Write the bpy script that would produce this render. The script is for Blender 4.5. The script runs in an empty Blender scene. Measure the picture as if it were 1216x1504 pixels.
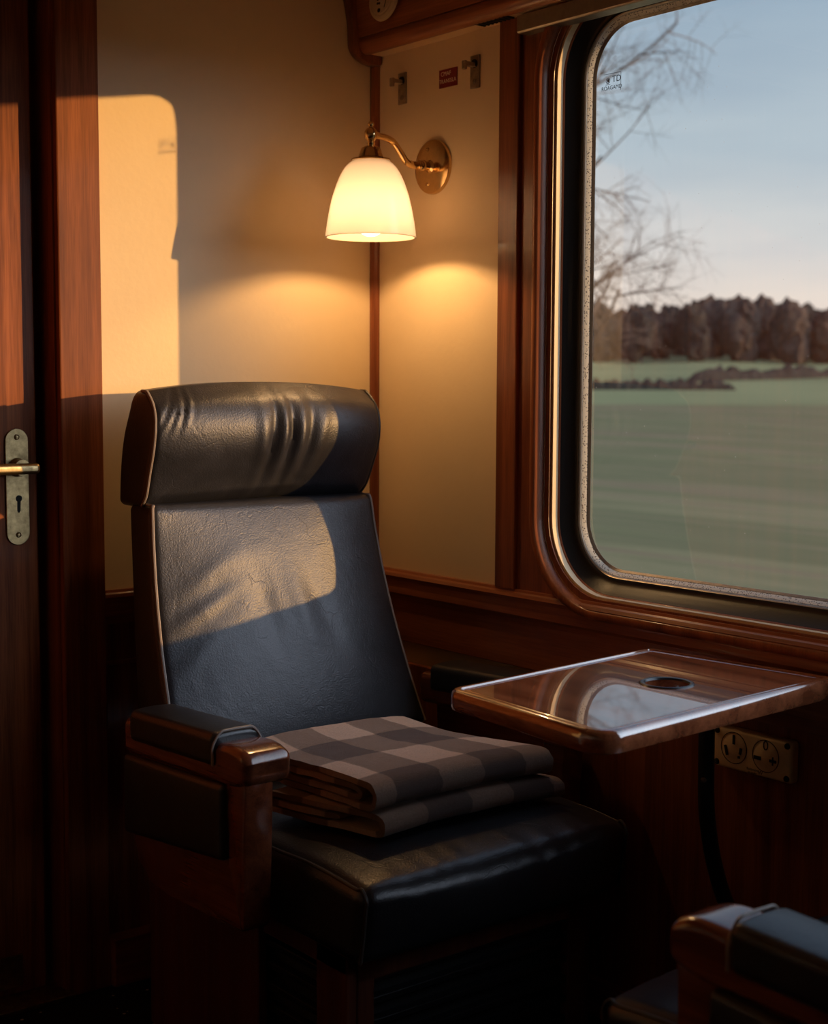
import bpy, bmesh, math, random
from mathutils import Vector, Matrix, noise
random.seed(7)
sc = bpy.context.scene
COL = sc.collection
PI = math.pi

# ------------------------------------------------------------------ camera
Fpx = 2160.0
cam_d = bpy.data.cameras.new('camera'); cam = bpy.data.objects.new('camera', cam_d); COL.objects.link(cam)
CAM = Vector((-2.003, -2.642, 1.22))
pit = math.atan(194 / Fpx); rol = .0043
fwh = Vector((.6252, .7805, 0)).normalized()
fdir = Vector((fwh.x * math.cos(pit), fwh.y * math.cos(pit), -math.sin(pit)))
r0 = Vector((fwh.y, -fwh.x, 0)); u0 = r0.cross(fdir)
Rv = r0 * math.cos(rol) + u0 * math.sin(rol); Uv = u0 * math.cos(rol) - r0 * math.sin(rol)
M = Matrix((Rv, Uv, -fdir)).transposed().to_4x4(); M.translation = CAM
cam.matrix_world = M
cam_d.sensor_fit = 'VERTICAL'; cam_d.sensor_height = 36; cam_d.lens = 36 * Fpx / 1504
cam_d.clip_start = .02; cam_d.clip_end = 3000
cam_d.dof.use_dof = True; cam_d.dof.focus_distance = 2.65; cam_d.dof.aperture_fstop = 5.0
sc.camera = cam
sc.view_settings.view_transform = 'Standard'; sc.view_settings.look = 'None'
sc.view_settings.gamma = 1; sc.view_settings.use_curve_mapping = False
sc.view_settings.exposure = 0.0

# ------------------------------------------------------------------ materials
class NT:
    def __init__(s, name):
        s.m = bpy.data.materials.new(name); s.m.use_nodes = True
        s.t = s.m.node_tree; s.b = s.t.nodes['Principled BSDF']; s.out = s.t.nodes['Material Output']
    def n(s, typ, **kw):
        nd = s.t.nodes.new(typ)
        for k, v in kw.items():
            if k in nd.inputs: nd.inputs[k].default_value = v
            else: setattr(nd, k, v)
        return nd
    def l(s, a, b): s.t.links.new(a, b)
    def p(s, **kw):
        for k, v in kw.items(): s.b.inputs[k.replace('_', ' ')].default_value = v
    def coords(s, scale=(1, 1, 1), kind='Object'):
        tc = s.n('ShaderNodeTexCoord'); mp = s.n('ShaderNodeMapping', Scale=scale)
        s.l(tc.outputs[kind], mp.inputs['Vector']); return mp.outputs['Vector']
    def ramp(s, fac, stops, interp='LINEAR'):
        r = s.n('ShaderNodeValToRGB'); r.color_ramp.interpolation = interp
        e = r.color_ramp.elements
        while len(e) < len(stops): e.new(.5)
        for q, (p, c) in zip(e, stops):
            q.position = p; q.color = (*c, 1) if len(c) == 3 else c
        s.l(fac, r.inputs['Fac']); return r.outputs['Color']
    def bump(s, h, strength, dist, prev=None):
        b = s.n('ShaderNodeBump', Strength=strength, Distance=dist); s.l(h, b.inputs['Height'])
        if prev: s.l(prev, b.inputs['Normal'])
        return b.outputs['Normal']

def wood(name, axis='z', dark=(.13, .03, .013), light=(.40, .125, .05), rough=.3, coat=.5, stripe=1.0, freq=1.0, spec=.4, cr=.09):
    w = NT(name)
    k = {'x': (1.2, 30, 30), 'y': (30, 1.2, 30), 'z': (30, 30, 1.2)}[axis]
    k2 = {'x': (14, 420, 420), 'y': (420, 14, 420), 'z': (420, 420, 14)}[axis]
    v = w.coords(tuple(q * freq for q in k))
    n1 = w.n('ShaderNodeTexNoise', Scale=1.0, Detail=5.0, Roughness=.6, Distortion=.6); w.l(v, n1.inputs['Vector'])
    v2 = w.coords(k2); n2 = w.n('ShaderNodeTexNoise', Scale=1.0, Detail=2.0); w.l(v2, n2.inputs['Vector'])
    n3 = w.n('ShaderNodeTexNoise', Scale=2.3, Detail=2.0); w.l(w.coords(), n3.inputs['Vector'])
    a = w.n('ShaderNodeMath', operation='MULTIPLY_ADD'); w.l(n2.outputs['Fac'], a.inputs[0]); a.inputs[1].default_value = .35; w.l(n1.outputs['Fac'], a.inputs[2])
    b = w.n('ShaderNodeMath', operation='MULTIPLY_ADD'); w.l(n3.outputs['Fac'], b.inputs[0]); b.inputs[1].default_value = .3; w.l(a.outputs[0], b.inputs[2])
    mid = tuple((d + l) / 2 for d, l in zip(dark, light))
    c = w.ramp(b.outputs[0], [(.55, dark), (.80, mid), (1.0, light)])
    w.l(c, w.b.inputs['Base Color'])
    w.p(Roughness=rough, Coat_Weight=coat, Coat_Roughness=cr, Specular_IOR_Level=spec)
    w.l(w.bump(n2.outputs['Fac'], .12 * stripe, .001), w.b.inputs['Normal'])
    return w.m

def leather(name, base=(.016, .0155, .019), rough=.42, bump=1.0):
    w = NT(name); v = w.coords()
    n1 = w.n('ShaderNodeTexNoise', Scale=380.0, Detail=3.0); w.l(v, n1.inputs['Vector'])
    vo = w.n('ShaderNodeTexVoronoi', Scale=170.0, feature='DISTANCE_TO_EDGE'); w.l(v, vo.inputs['Vector'])
    dn = w.n('ShaderNodeTexNoise', Scale=9.0, Detail=3.0); w.l(v, dn.inputs['Vector'])
    mx = w.n('ShaderNodeMix', data_type='VECTOR'); mx.inputs[0].default_value = .22
    w.l(v, mx.inputs[4]); w.l(dn.outputs['Color'], mx.inputs[5])
    cr = w.n('ShaderNodeTexVoronoi', Scale=8.0, feature='DISTANCE_TO_EDGE'); w.l(mx.outputs[1], cr.inputs['Vector'])
    crr = w.ramp(cr.outputs['Distance'], [(0, (0, 0, 0)), (.02, (1, 1, 1))])
    n4 = w.n('ShaderNodeTexNoise', Scale=15.0, Detail=4.0, Distortion=1.0); w.l(v, n4.inputs['Vector'])
    msk = w.n('ShaderNodeMix', data_type='RGBA'); w.l(w.ramp(n4.outputs['Fac'], [(.47, (0, 0, 0)), (.62, (1, 1, 1))]), msk.inputs[0])
    msk.inputs[6].default_value = (1, 1, 1, 1); w.l(crr, msk.inputs[7])
    nrm = w.bump(n1.outputs['Fac'], .45 * bump, .0012)
    nrm = w.bump(vo.outputs['Distance'], .3 * bump, .0008, nrm)
    nrm = w.bump(n4.outputs['Fac'], .22 * bump, .005, nrm)
    nrm = w.bump(msk.outputs[2], .25 * bump, .0012, nrm)
    w.l(nrm, w.b.inputs['Normal'])
    w.l(w.ramp(n4.outputs['Fac'], [(.3, tuple(q * .8 for q in base)), (.75, tuple(q * 1.7 for q in base))]), w.b.inputs['Base Color'])
    w.p(Roughness=rough, Specular_IOR_Level=.7, Specular_Tint=(1, .96, .98, 1))
    return w.m

def plain(name, col, rough=.5, metal=0., spec=.5, coat=0., bumpscale=0, bumpd=.0005, mottle=0.):
    w = NT(name); w.p(Base_Color=(*col, 1), Roughness=rough, Metallic=metal, Specular_IOR_Level=spec, Coat_Weight=coat)
    if bumpscale:
        n1 = w.n('ShaderNodeTexNoise', Scale=bumpscale, Detail=3.0); w.l(w.coords(), n1.inputs['Vector'])
        w.l(w.bump(n1.outputs['Fac'], .4, bumpd), w.b.inputs['Normal'])
    if mottle:
        n2 = w.n('ShaderNodeTexNoise', Scale=40.0, Detail=5.0, Roughness=.7); w.l(w.coords(), n2.inputs['Vector'])
        w.l(w.ramp(n2.outputs['Fac'], [(.3, tuple(q * (1 - mottle) for q in col)), (.7, tuple(min(1, q * (1 + mottle)) for q in col))]), w.b.inputs['Base Color'])
    return w.m

def cream_mat():
    w = NT('cream_paint'); v = w.coords()
    n1 = w.n('ShaderNodeTexNoise', Scale=2.5, Detail=6.0, Roughness=.65); w.l(v, n1.inputs['Vector'])
    n2 = w.n('ShaderNodeTexNoise', Scale=70.0, Detail=3.0); w.l(v, n2.inputs['Vector'])
    w.l(w.ramp(n1.outputs['Fac'], [(.3, (.76, .575, .36)), (.7, (.82, .63, .405))]), w.b.inputs['Base Color'])
    w.l(w.bump(n2.outputs['Fac'], .25, .0015), w.b.inputs['Normal'])
    w.p(Roughness=.48, Specular_IOR_Level=.3)
    return w.m

def brass_mat(name, col, rough, mottle=.15):
    w = NT(name); v = w.coords()
    n1 = w.n('ShaderNodeTexNoise', Scale=60.0, Detail=6.0, Roughness=.7); w.l(v, n1.inputs['Vector'])
    w.l(w.ramp(n1.outputs['Fac'], [(.35, tuple(q * (1 - mottle) for q in col)), (.65, col)]), w.b.inputs['Base Color'])
    rr = w.ramp(n1.outputs['Fac'], [(.3, (rough * 1.5,) * 3), (.7, (rough,) * 3)]); w.l(rr, w.b.inputs['Roughness'])
    w.p(Metallic=1.0)
    return w.m

def carpet_mat():
    w = NT('dark_carpet'); v = w.coords()
    vo = w.n('ShaderNodeTexVoronoi', Scale=38.0); w.l(v, vo.inputs['Vector'])
    n1 = w.n('ShaderNodeTexNoise', Scale=600.0, Detail=2.0); w.l(v, n1.inputs['Vector'])
    w.l(w.ramp(vo.outputs['Distance'], [(.0, (.60, .48, .36)), (.11, (.50, .38, .28)), (.14, (.014, .011, .012))], 'LINEAR'), w.b.inputs['Base Color'])
    w.l(w.bump(n1.outputs['Fac'], .8, .004), w.b.inputs['Normal']); w.p(Roughness=.95, Specular_IOR_Level=.1)
    return w.m

def check_mat():
    w = NT('checked_wool'); uv = w.coords((1, 1, 1), 'UV')
    sx = w.n('ShaderNodeSeparateXYZ'); w.l(uv, sx.inputs[0])
    st = []
    for o in ('X', 'Y'):
        f = w.n('ShaderNodeMath', operation='FRACT'); w.l(sx.outputs[o], f.inputs[0])
        st.append(w.ramp(f.outputs[0], [(.0, (0, 0, 0)), (.47, (0, 0, 0)), (.50, (1, 1, 1)), (.97, (1, 1, 1)), (1, (0, 0, 0))]))
    ad = w.n('ShaderNodeMix', data_type='RGBA', blend_type='ADD'); ad.inputs[0].default_value = 1.0
    w.l(st[0], ad.inputs[6]); w.l(st[1], ad.inputs[7])
    hf = w.n('ShaderNodeMath', operation='MULTIPLY'); hf.inputs[1].default_value = .5; w.l(ad.outputs[2], hf.inputs[0])
    v = w.coords(); n1 = w.n('ShaderNodeTexNoise', Scale=260.0, Detail=5.0, Roughness=.85); w.l(v, n1.inputs['Vector'])
    ofs = w.n('ShaderNodeMath', operation='MULTIPLY_ADD'); w.l(n1.outputs['Fac'], ofs.inputs[0]); ofs.inputs[1].default_value = 1.1
    sb = w.n('ShaderNodeMath', operation='SUBTRACT'); w.l(hf.outputs[0], sb.inputs[0]); sb.inputs[1].default_value = .3
    w.l(sb.outputs[0], ofs.inputs[2])
    c = w.ramp(ofs.outputs[0], [(.10, (.86, .59, .43)), (.36, (.72, .49, .36)), (.62, (.38, .24, .165)), (.92, (.27, .17, .12)), (1.0, (.13, .075, .055))])
    w.l(c, w.b.inputs['Base Color']); w.p(Roughness=.95, Specular_IOR_Level=.1, Sheen_Weight=.35, Sheen_Roughness=.5)
    w.l(w.bump(n1.outputs['Fac'], .9, .004), w.b.inputs['Normal'])
    return w.m

def glass_mat():
    w = NT('window_glass'); w.t.nodes.remove(w.b)
    tr = w.n('ShaderNodeBsdfTransparent'); tr.inputs['Color'].default_value = (.93, .95, .95, 1)
    gl = w.n('ShaderNodeBsdfGlossy', Roughness=.0); gl.inputs['Color'].default_value = (1, 1, 1, 1)
    ge = w.n('ShaderNodeNewGeometry'); dp = w.n('ShaderNodeVectorMath', operation='DOT_PRODUCT')
    w.l(ge.outputs['Normal'], dp.inputs[0]); w.l(ge.outputs['Incoming'], dp.inputs[1])
    ab = w.n('ShaderNodeMath', operation='ABSOLUTE'); w.l(dp.outputs['Value'], ab.inputs[0])
    om = w.n('ShaderNodeMath', operation='SUBTRACT'); om.inputs[0].default_value = 1; w.l(ab.outputs[0], om.inputs[1])
    pw = w.n('ShaderNodeMath', operation='POWER'); w.l(om.outputs[0], pw.inputs[0]); pw.inputs[1].default_value = 5
    fr = w.n('ShaderNodeMath', operation='MULTIPLY_ADD'); w.l(pw.outputs[0], fr.inputs[0]); fr.inputs[1].default_value = .92; fr.inputs[2].default_value = .08
    m1 = w.n('ShaderNodeMixShader'); w.l(fr.outputs[0], m1.inputs[0]); w.l(tr.outputs[0], m1.inputs[1]); w.l(gl.outputs[0], m1.inputs[2])
    df = w.n('ShaderNodeBsdfDiffuse'); df.inputs['Color'].default_value = (.55, .52, .48, 1)
    tl = w.n('ShaderNodeBsdfTranslucent'); tl.inputs['Color'].default_value = (.55, .52, .48, 1)
    dt = w.n('ShaderNodeMixShader'); dt.inputs[0].default_value = .5; w.l(df.outputs[0], dt.inputs[1]); w.l(tl.outputs[0], dt.inputs[2])
    v = w.coords(); vo = w.n('ShaderNodeTexVoronoi', Scale=55.0); w.l(v, vo.inputs['Vector'])
    n1 = w.n('ShaderNodeTexNoise', Scale=5.0, Detail=4.0); w.l(v, n1.inputs['Vector'])
    th = w.n('ShaderNodeMath', operation='MULTIPLY'); w.l(n1.outputs['Fac'], th.inputs[0]); th.inputs[1].default_value = .085
    lt = w.n('ShaderNodeMath', operation='LESS_THAN'); w.l(vo.outputs['Distance'], lt.inputs[0]); w.l(th.outputs[0], lt.inputs[1])
    hz = w.n('ShaderNodeMath', operation='MULTIPLY'); w.l(n1.outputs['Fac'], hz.inputs[0]); hz.inputs[1].default_value = .035
    dm = w.n('ShaderNodeMath', operation='MULTIPLY_ADD'); w.l(lt.outputs[0], dm.inputs[0]); dm.inputs[1].default_value = .5; w.l(hz.outputs[0], dm.inputs[2])
    m2 = w.n('ShaderNodeMixShader'); w.l(dm.outputs[0], m2.inputs[0]); w.l(m1.outputs[0], m2.inputs[1]); w.l(dt.outputs[0], m2.inputs[2])
    w.l(m2.outputs[0], w.out.inputs['Surface'])
    return w.m

def shade_mat():
    w = NT('opal_glass')
    w.t.nodes.remove(w.b)
    df = w.n('ShaderNodeBsdfDiffuse'); df.inputs['Color'].default_value = (.55, .50, .42, 1)
    tl = w.n('ShaderNodeBsdfTranslucent'); tl.inputs['Color'].default_value = (.84, .79, .80, 1)
    m1 = w.n('ShaderNodeMixShader'); m1.inputs[0].default_value = .64
    w.l(df.outputs[0], m1.inputs[1]); w.l(tl.outputs[0], m1.inputs[2])
    gl = w.n('ShaderNodeBsdfGlossy', Roughness=.12); lw = w.n('ShaderNodeFresnel', IOR=1.4)
    m2 = w.n('ShaderNodeMixShader'); w.l(lw.outputs[0], m2.inputs[0]); w.l(m1.outputs[0], m2.inputs[1]); w.l(gl.outputs[0], m2.inputs[2])
    w.l(m2.outputs[0], w.out.inputs['Surface'])
    return w.m

def bulb_mat():
    w = NT('lit_bulb'); w.t.nodes.remove(w.b)
    tr = w.n('ShaderNodeBsdfTransparent'); em = w.n('ShaderNodeEmission', Strength=2.2); em.inputs['Color'].default_value = (1, .82, .5, 1)
    a = w.n('ShaderNodeAddShader'); w.l(tr.outputs[0], a.inputs[0]); w.l(em.outputs[0], a.inputs[1]); w.l(a.outputs[0], w.out.inputs['Surface'])
    return w.m

def strip_mat():   # dotted spacer bar of the double glazing
    w = NT('perforated_spacer'); v = w.coords()
    vo = w.n('ShaderNodeTexVoronoi', Scale=260.0); w.l(v, vo.inputs['Vector'])
    w.l(w.ramp(vo.outputs['Distance'], [(.22, (.16, .13, .10)), (.40, (.88, .80, .66))]), w.b.inputs['Base Color'])
    w.p(Roughness=.4, Metallic=.0)
    return w.m

def field_mat(name, cols, sy=.02, sx=.5):
    w = NT(name); v = w.coords((sx, sy, 1)); n1 = w.n('ShaderNodeTexNoise', Scale=1.0, Detail=6.0, Roughness=.65, Distortion=.4); w.l(v, n1.inputs['Vector'])
    w.l(w.ramp(n1.outputs['Fac'], cols), w.b.inputs['Base Color']); w.p(Roughness=1.0, Specular_IOR_Level=.0)
    return w.m

W_V = wood('mahogany_upright', 'z', dark=(.10, .024, .010), light=(.33, .10, .038), coat=.3)
W_X = wood('mahogany_crosswise', 'x')
W_Y = wood('mahogany_lengthwise', 'y')
W_DOOR = wood('ribbon_mahogany', 'z', dark=(.085, .018, .007), light=(.37, .11, .036), rough=.5, coat=.04, spec=.15, freq=1.1)
W_TABLE = wood('table_mahogany', 'y', dark=(.12, .03, .012), light=(.38, .12, .05), rough=.18, coat=1.0, cr=.02, stripe=.2)
W_TABLE.node_tree.nodes['Principled BSDF'].inputs['Coat IOR'].default_value = 2.2
W_ARM = wood('armrest_mahogany', 'y', dark=(.075, .016, .008), light=(.26, .068, .026), rough=.2, coat=.8)
W_BASE = wood('chair_base_mahogany', 'z', dark=(.045, .010, .006), light=(.13, .034, .016), rough=.4, coat=.15)
W_FRAME = wood('window_frame_mahogany', 'z', dark=(.13, .03, .011), light=(.40, .12, .042), rough=.36, coat=.2, spec=.28)
W_JAMB = wood('door_jamb_mahogany', 'z', dark=(.10, .024, .010), light=(.33, .10, .034), rough=.5, coat=.04, spec=.15)
L_BLK = leather('black_leather')
L_PAD = leather('armrest_leather', (.010, .0105, .012), .36, .7)
L_SEAT = leather('seat_leather', (.012, .012, .014), .33, .9)
PIPE = plain('taupe_piping', (.30, .235, .20), .42, bumpscale=500)
PIPE_D = plain('dark_piping', (.045, .036, .032), .4, bumpscale=500)
CREAM = cream_mat()
BRASS = brass_mat('polished_brass', (.80, .56, .27), .13)
BRASS_OLD = brass_mat('worn_brass', (.55, .40, .20), .30, .45)
NICKEL = brass_mat('tarnished_nickel', (.50, .42, .33), .30, .3)
CHROME = brass_mat('screw_steel', (.40, .33, .26), .35, .3)
CARPET = carpet_mat(); CHECK = check_mat(); GLASS = glass_mat(); SHADE = shade_mat(); BULB = bulb_mat(); STRIP = strip_mat()
RUBBER = plain('black_rubber', (.012, .012, .012), .38, spec=.5, bumpscale=200)
STEEL_BLK = plain('black_enamel', (.010, .010, .011), .28)
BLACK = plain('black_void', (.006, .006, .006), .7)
SOCKET = plain('gilt_socket_plate', (.82, .64, .37), .42, metal=.0, mottle=.08)
IVORY = plain('ivory_plastic', (.62, .50, .33), .35, mottle=.06)
RED = plain('red_enamel', (.22, .012, .016), .4, mottle=.1)
WHITE = plain('white_lettering', (.75, .68, .60), .6)
INK = plain('dark_ink', (.03, .03, .035), .7)
GREY = brass_mat('grey_aluminium', (.42, .39, .34), .35, .15)
TRACK = plain('silver_bead', (.62, .60, .58), .25, metal=.8)

# ------------------------------------------------------------------ mesh helpers
def link(name, me, mats, parent=None, smooth=True, base=None):
    for m in (mats if isinstance(mats, (list, tuple)) else [mats]): me.materials.append(m)
    o = bpy.data.objects.new(name, me); COL.objects.link(o)
    if smooth:
        for p in me.polygons: p.use_smooth = True
        me.set_sharp_from_angle(angle=math.radians(42))
    b = base
    if parent is not None:
        b = parent.get('_b', None)
        b = Vector(b) if b is not None else Vector((0, 0, 0))
        if base is None: me.transform(Matrix.Translation(-b))
        o.parent = parent
    elif base is not None:
        me.transform(Matrix.Translation(-Vector(base))); o.location = base
    o['_b'] = tuple(b) if b is not None else (0., 0., 0.)
    me.update()
    return o
def tag(o, label, cat, group=None):
    o['label'] = label; o['category'] = cat
    if group: o['group'] = group
    return o
def thing(name, loc, label=None, cat=None, group=None):
    o = bpy.data.objects.new(name, None); COL.objects.link(o); o.location = loc; o['_b'] = tuple(loc); o.empty_display_size = .05
    if label: tag(o, label, cat, group)
    return o
def struct(o): o['kind'] = 'structure'; return o
def from_py(name, vs, fs):
    me = bpy.data.meshes.new(name); me.from_pydata([tuple(v) for v in vs], [], fs); me.validate(); return me
def fin(bm, name, recalc=True):
    if recalc: bmesh.ops.recalc_face_normals(bm, faces=bm.faces[:])
    me = bpy.data.meshes.new(name); bm.to_mesh(me); bm.free(); return me
def join_me(name, mes):
    bm = bmesh.new()
    for m in mes: bm.from_mesh(m)
    for m in mes: bpy.data.meshes.remove(m)
    return fin(bm, name, False)
def box(lo, hi, bev=.002, seg=2):
    bm = bmesh.new(); bmesh.ops.create_cube(bm, size=1)
    for v in bm.verts: v.co = Vector([(lo[i] + hi[i]) / 2 + v.co[i] * (hi[i] - lo[i]) for i in range(3)])
    if bev: bmesh.ops.bevel(bm, geom=bm.edges[:], offset=bev, segments=seg, profile=.5, affect='EDGES')
    return fin(bm, 'box')
def boxes(lst, bev=.002): return join_me('boxes', [box(a, b, bev) for a, b in lst])
def axis_samples(h, r, n, k=4):
    e = [r * math.tan(t / k * PI / 4) for t in range(k + 1)]
    inn = h - r
    a = [-inn - q for q in reversed(e)]
    mid = [-inn + 2 * inn * i / n for i in range(1, n)]
    b = [inn + q for q in e]
    return a + mid + b
def rbox(c, h, r, n=(8, 4, 8), deform=None, k=4):
    """box with rounded edges, cut into a fine grid so that deform(local point) can shape it"""
    h = list(h); ax = [axis_samples(h[i], min(r, h[i] * .999), n[i], k) for i in range(3)]
    vs = []; idx = {}; fs = []
    def V(p):
        key = tuple(round(q, 6) for q in p)
        if key not in idx:
            q = Vector(p); inner = Vector([max(-(h[i] - r), min(h[i] - r, q[i])) for i in range(3)])
            d = q - inner
            w = inner + d.normalized() * r if d.length > 1e-9 else q
            if deform: w = deform(w)
            idx[key] = len(vs); vs.append(Vector(c) + w)
        return idx[key]
    for d in range(3):
        u, v = (d + 1) % 3, (d + 2) % 3
        for s in (-1, 1):
            for i in range(len(ax[u]) - 1):
                for j in range(len(ax[v]) - 1):
                    q = []
                    for (a, b) in ((i, j), (i + 1, j), (i + 1, j + 1), (i, j + 1)):
                        p = [0, 0, 0]; p[d] = s * h[d]; p[u] = ax[u][a]; p[v] = ax[v][b]; q.append(V(p))
                    if len(set(q)) == 4: fs.append(q if s > 0 else q[::-1])
    return from_py('rbox', vs, fs)
def spline(pts, n=10, closed=False):
    P = [Vector(p) for p in pts]; out = []
    N = len(P)
    for i in range(N if closed else N - 1):
        p1, p2 = P[i], P[(i + 1) % N]
        p0 = P[i - 1] if (closed or i > 0) else p1 * 2 - p2
        p3 = P[(i + 2) % N] if (closed or i + 2 < N) else p2 * 2 - p1
        for j in range(n):
            t = j / n
            out.append(.5 * ((2 * p1) + (p2 - p0) * t + (2 * p0 - 5 * p1 + 4 * p2 - p3) * t * t + (3 * p1 - p0 - 3 * p2 + p3) * t ** 3))
    if not closed: out.append(P[-1])
    return out
def tube(path, r, seg=10, closed=False, cap=True):
    P = [Vector(p) for p in path]; N = len(P); vs = []; fs = []
    rr = r if callable(r) else (lambda t: r)
    up = None
    for i in range(N):
        if closed: t = (P[(i + 1) % N] - P[i - 1]).normalized()
        else: t = (P[min(i + 1, N - 1)] - P[max(i - 1, 0)]).normalized()
        if up is None:
            up = t.orthogonal().normalized()
        up = (up - t * up.dot(t)).normalized()
        b = t.cross(up)
        q = rr(i / max(1, N - 1))
        for k in range(seg):
            a = 2 * PI * k / seg; vs.append(P[i] + (up * math.cos(a) + b * math.sin(a)) * q)
    for i in range(N if closed else N - 1):
        for k in range(seg):
            i2 = (i + 1) % N
            fs.append((i * seg + k, i * seg + (k + 1) % seg, i2 * seg + (k + 1) % seg, i2 * seg + k))
    if cap and not closed:
        fs.append(tuple(range(seg))[::-1]); fs.append(tuple((N - 1) * seg + k for k in range(seg)))
    return from_py('tube', vs, fs)
def lathe(prof, c, axis=(0, 0, 1), seg=32, closed_prof=False):
    """prof: list of (radius, height along axis)"""
    a = Vector(axis).normalized(); u = a.orthogonal().normalized(); w = a.cross(u); vs = []; fs = []
    for (r, z) in prof:
        for k in range(seg):
            t = 2 * PI * k / seg; vs.append(Vector(c) + a * z + (u * math.cos(t) + w * math.sin(t)) * r)
    n = len(prof)
    for i in range(n if closed_prof else n - 1):
        i2 = (i + 1) % n
        for k in range(seg):
            fs.append((i * seg + k, i * seg + (k + 1) % seg, i2 * seg + (k + 1) % seg, i2 * seg + k))
    bm = bmesh.new(); me = from_py('l', vs, fs); bm.from_mesh(me); bpy.data.meshes.remove(me)
    bmesh.ops.remove_doubles(bm, verts=bm.verts[:], dist=1e-6)
    return fin(bm, 'lathe')
def prism(poly, axis, lo, hi, bev=.002):
    """polygon of 2-D points in the plane across `axis`, extruded from lo to hi"""
    o = {'x': (1, 2), 'y': (0, 2), 'z': (0, 1)}[axis]; d = 'xyz'.index(axis)
    bm = bmesh.new(); rings = []
    for val in (lo, hi):
        ring = []
        for p in poly:
            q = [0, 0, 0]; q[d] = val; q[o[0]] = p[0]; q[o[1]] = p[1]; ring.append(bm.verts.new(q))
        rings.append(ring)
    n = len(poly); bm.faces.new(rings[0]); bm.faces.new(rings[1][::-1])
    for i in range(n): bm.faces.new((rings[0][i], rings[1][i], rings[1][(i + 1) % n], rings[0][(i + 1) % n]))
    bmesh.ops.recalc_face_normals(bm, faces=bm.faces[:])
    if bev:
        es = [e for e in bm.edges if len(e.link_faces) == 2 and e.calc_face_angle(0) > .6]
        bmesh.ops.bevel(bm, geom=es, offset=bev, segments=2, profile=.5, affect='EDGES')
    return fin(bm, 'prism')
def sweep_y(prof, y0, y1): return prism(prof, 'y', y0, y1, 0)
def rrect(cy, cz, hy, hz, r, k=10):
    pts = []
    for (sy, sz, a0) in ((1, 1, 0), (-1, 1, 90), (-1, -1, 180), (1, -1, 270)):
        for i in range(k + 1):
            a = math.radians(a0 + 90 * i / k); pts.append((cy + sy * (hy - r) + r * math.cos(a), cz + sz * (hz - r) + r * math.sin(a)))
    return pts
def fill_hole(outer, inner, x0, x1):
    """wall slab between x0 and x1 in the y-z plane with a hole"""
    bm = bmesh.new(); es = []
    for loop in (outer, inner):
        vs = [bm.verts.new((x0, p[0], p[1])) for p in loop]
        es += [bm.edges.new((vs[i], vs[(i + 1) % len(vs)])) for i in range(len(vs))]
    bmesh.ops.triangle_fill(bm, edges=es, use_beauty=True)
    g = bmesh.ops.extrude_face_region(bm, geom=bm.faces[:])
    for v in g['geom']:
        if isinstance(v, bmesh.types.BMVert): v.co.x = x1
    return fin(bm, 'slab')
def screw(name, c, n, r, parent, mat=None):
    n = Vector(n).normalized(); c = Vector(c)
    me = lathe([(0, r * .55), (r * .45, r * .5), (r * .5, r * .18), (r * .62, r * .18), (r * .68, r * .5), (r * .9, r * .38), (r, 0), (r, -r * .5)], c, n, 16)
    o = link(name, me, mat or CHROME, parent); return o
def text_mesh(body, size, M4, ext=.0003):
    cu = bpy.data.curves.new('t', 'FONT'); cu.body = body; cu.size = size; cu.extrude = ext; cu.align_x = 'CENTER'; cu.align_y = 'CENTER'
    ob = bpy.data.objects.new('t', cu); COL.objects.link(ob); bpy.context.view_layer.update()
    me = bpy.data.meshes.new_from_object(ob.evaluated_get(bpy.context.evaluated_depsgraph_get()))
    bpy.data.objects.remove(ob); bpy.data.curves.remove(cu)
    me.transform(M4); return me
def wallframe(origin):  # letters readable from inside on the window wall (x=0): right = -y, up = z
    m = Matrix(((0, 0, -1), (-1, 0, 0), (0, 1, 0))).to_4x4(); m.translation = origin; return m

# ------------------------------------------------------------------ window opening
GX = .056; GY0, GY1 = -2.45, -.621; GZ0, GZ1 = .858, 1.884; GR = .095
gcy, gcz, ghy, ghz = (GY0 + GY1) / 2, (GZ0 + GZ1) / 2, (GY1 - GY0) / 2, (GZ1 - GZ0) / 2
def wloop(o, k=12): return rrect(gcy, gcz, ghy + o, ghz + o, GR + o, k)
def frame_sheet(prof, k=12):
    vs = []; fs = []; n = None
    for (o, x) in prof:
        l = wloop(o, k); n = len(l); vs += [(x, p[0], p[1]) for p in l]
    for i in range(len(prof) - 1):
        for j in range(n): fs.append((i * n + j, i * n + (j + 1) % n, (i + 1) * n + (j + 1) % n, (i + 1) * n + j))
    bm = bmesh.new(); me = from_py('f', vs, fs); bm.from_mesh(me); bpy.data.meshes.remove(me)
    return fin(bm, 'frame')

XL, YB, ZC = -2.72, -3.7, 2.25
# ------------------------------------------------------------------ room shell
struct(link('floor', box((XL - .1, YB - .1, -.06), (.1, .1, 0), 0), CARPET, smooth=False))
struct(link('ceiling', box((XL - .1, YB - .1, ZC), (.1, .1, ZC + .06), 0), CREAM, smooth=False))
outer = [(.1, 0), (.1, ZC), (YB - .1, ZC), (YB - .1, 0)]
struct(link('wall_right', fill_hole(outer, wloop(.047), .0, .08), CREAM, smooth=False))
struct(link('wall_back', boxes([((-.775, 0, 0), (0, .1, ZC)), ((XL, 0, 0), (-1.64, .1, ZC)), ((-1.64, 0, 2.06), (-.775, .1, ZC))], 0), CREAM, smooth=False))
struct(link('wall_left', box((XL - .1, YB - .1, 0), (XL, .1, ZC), 0), CREAM, smooth=False))
struct(link('wall_front', box((XL, YB - .1, 0), (0, YB, ZC), 0), CREAM, smooth=False))
struct(link('trim_12', boxes([((XL, YB, 0), (XL + .02, -.03, .8)), ((XL + .02, YB, 0), (-.03, YB + .02, .8))], 0), W_V, smooth=False))
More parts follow.
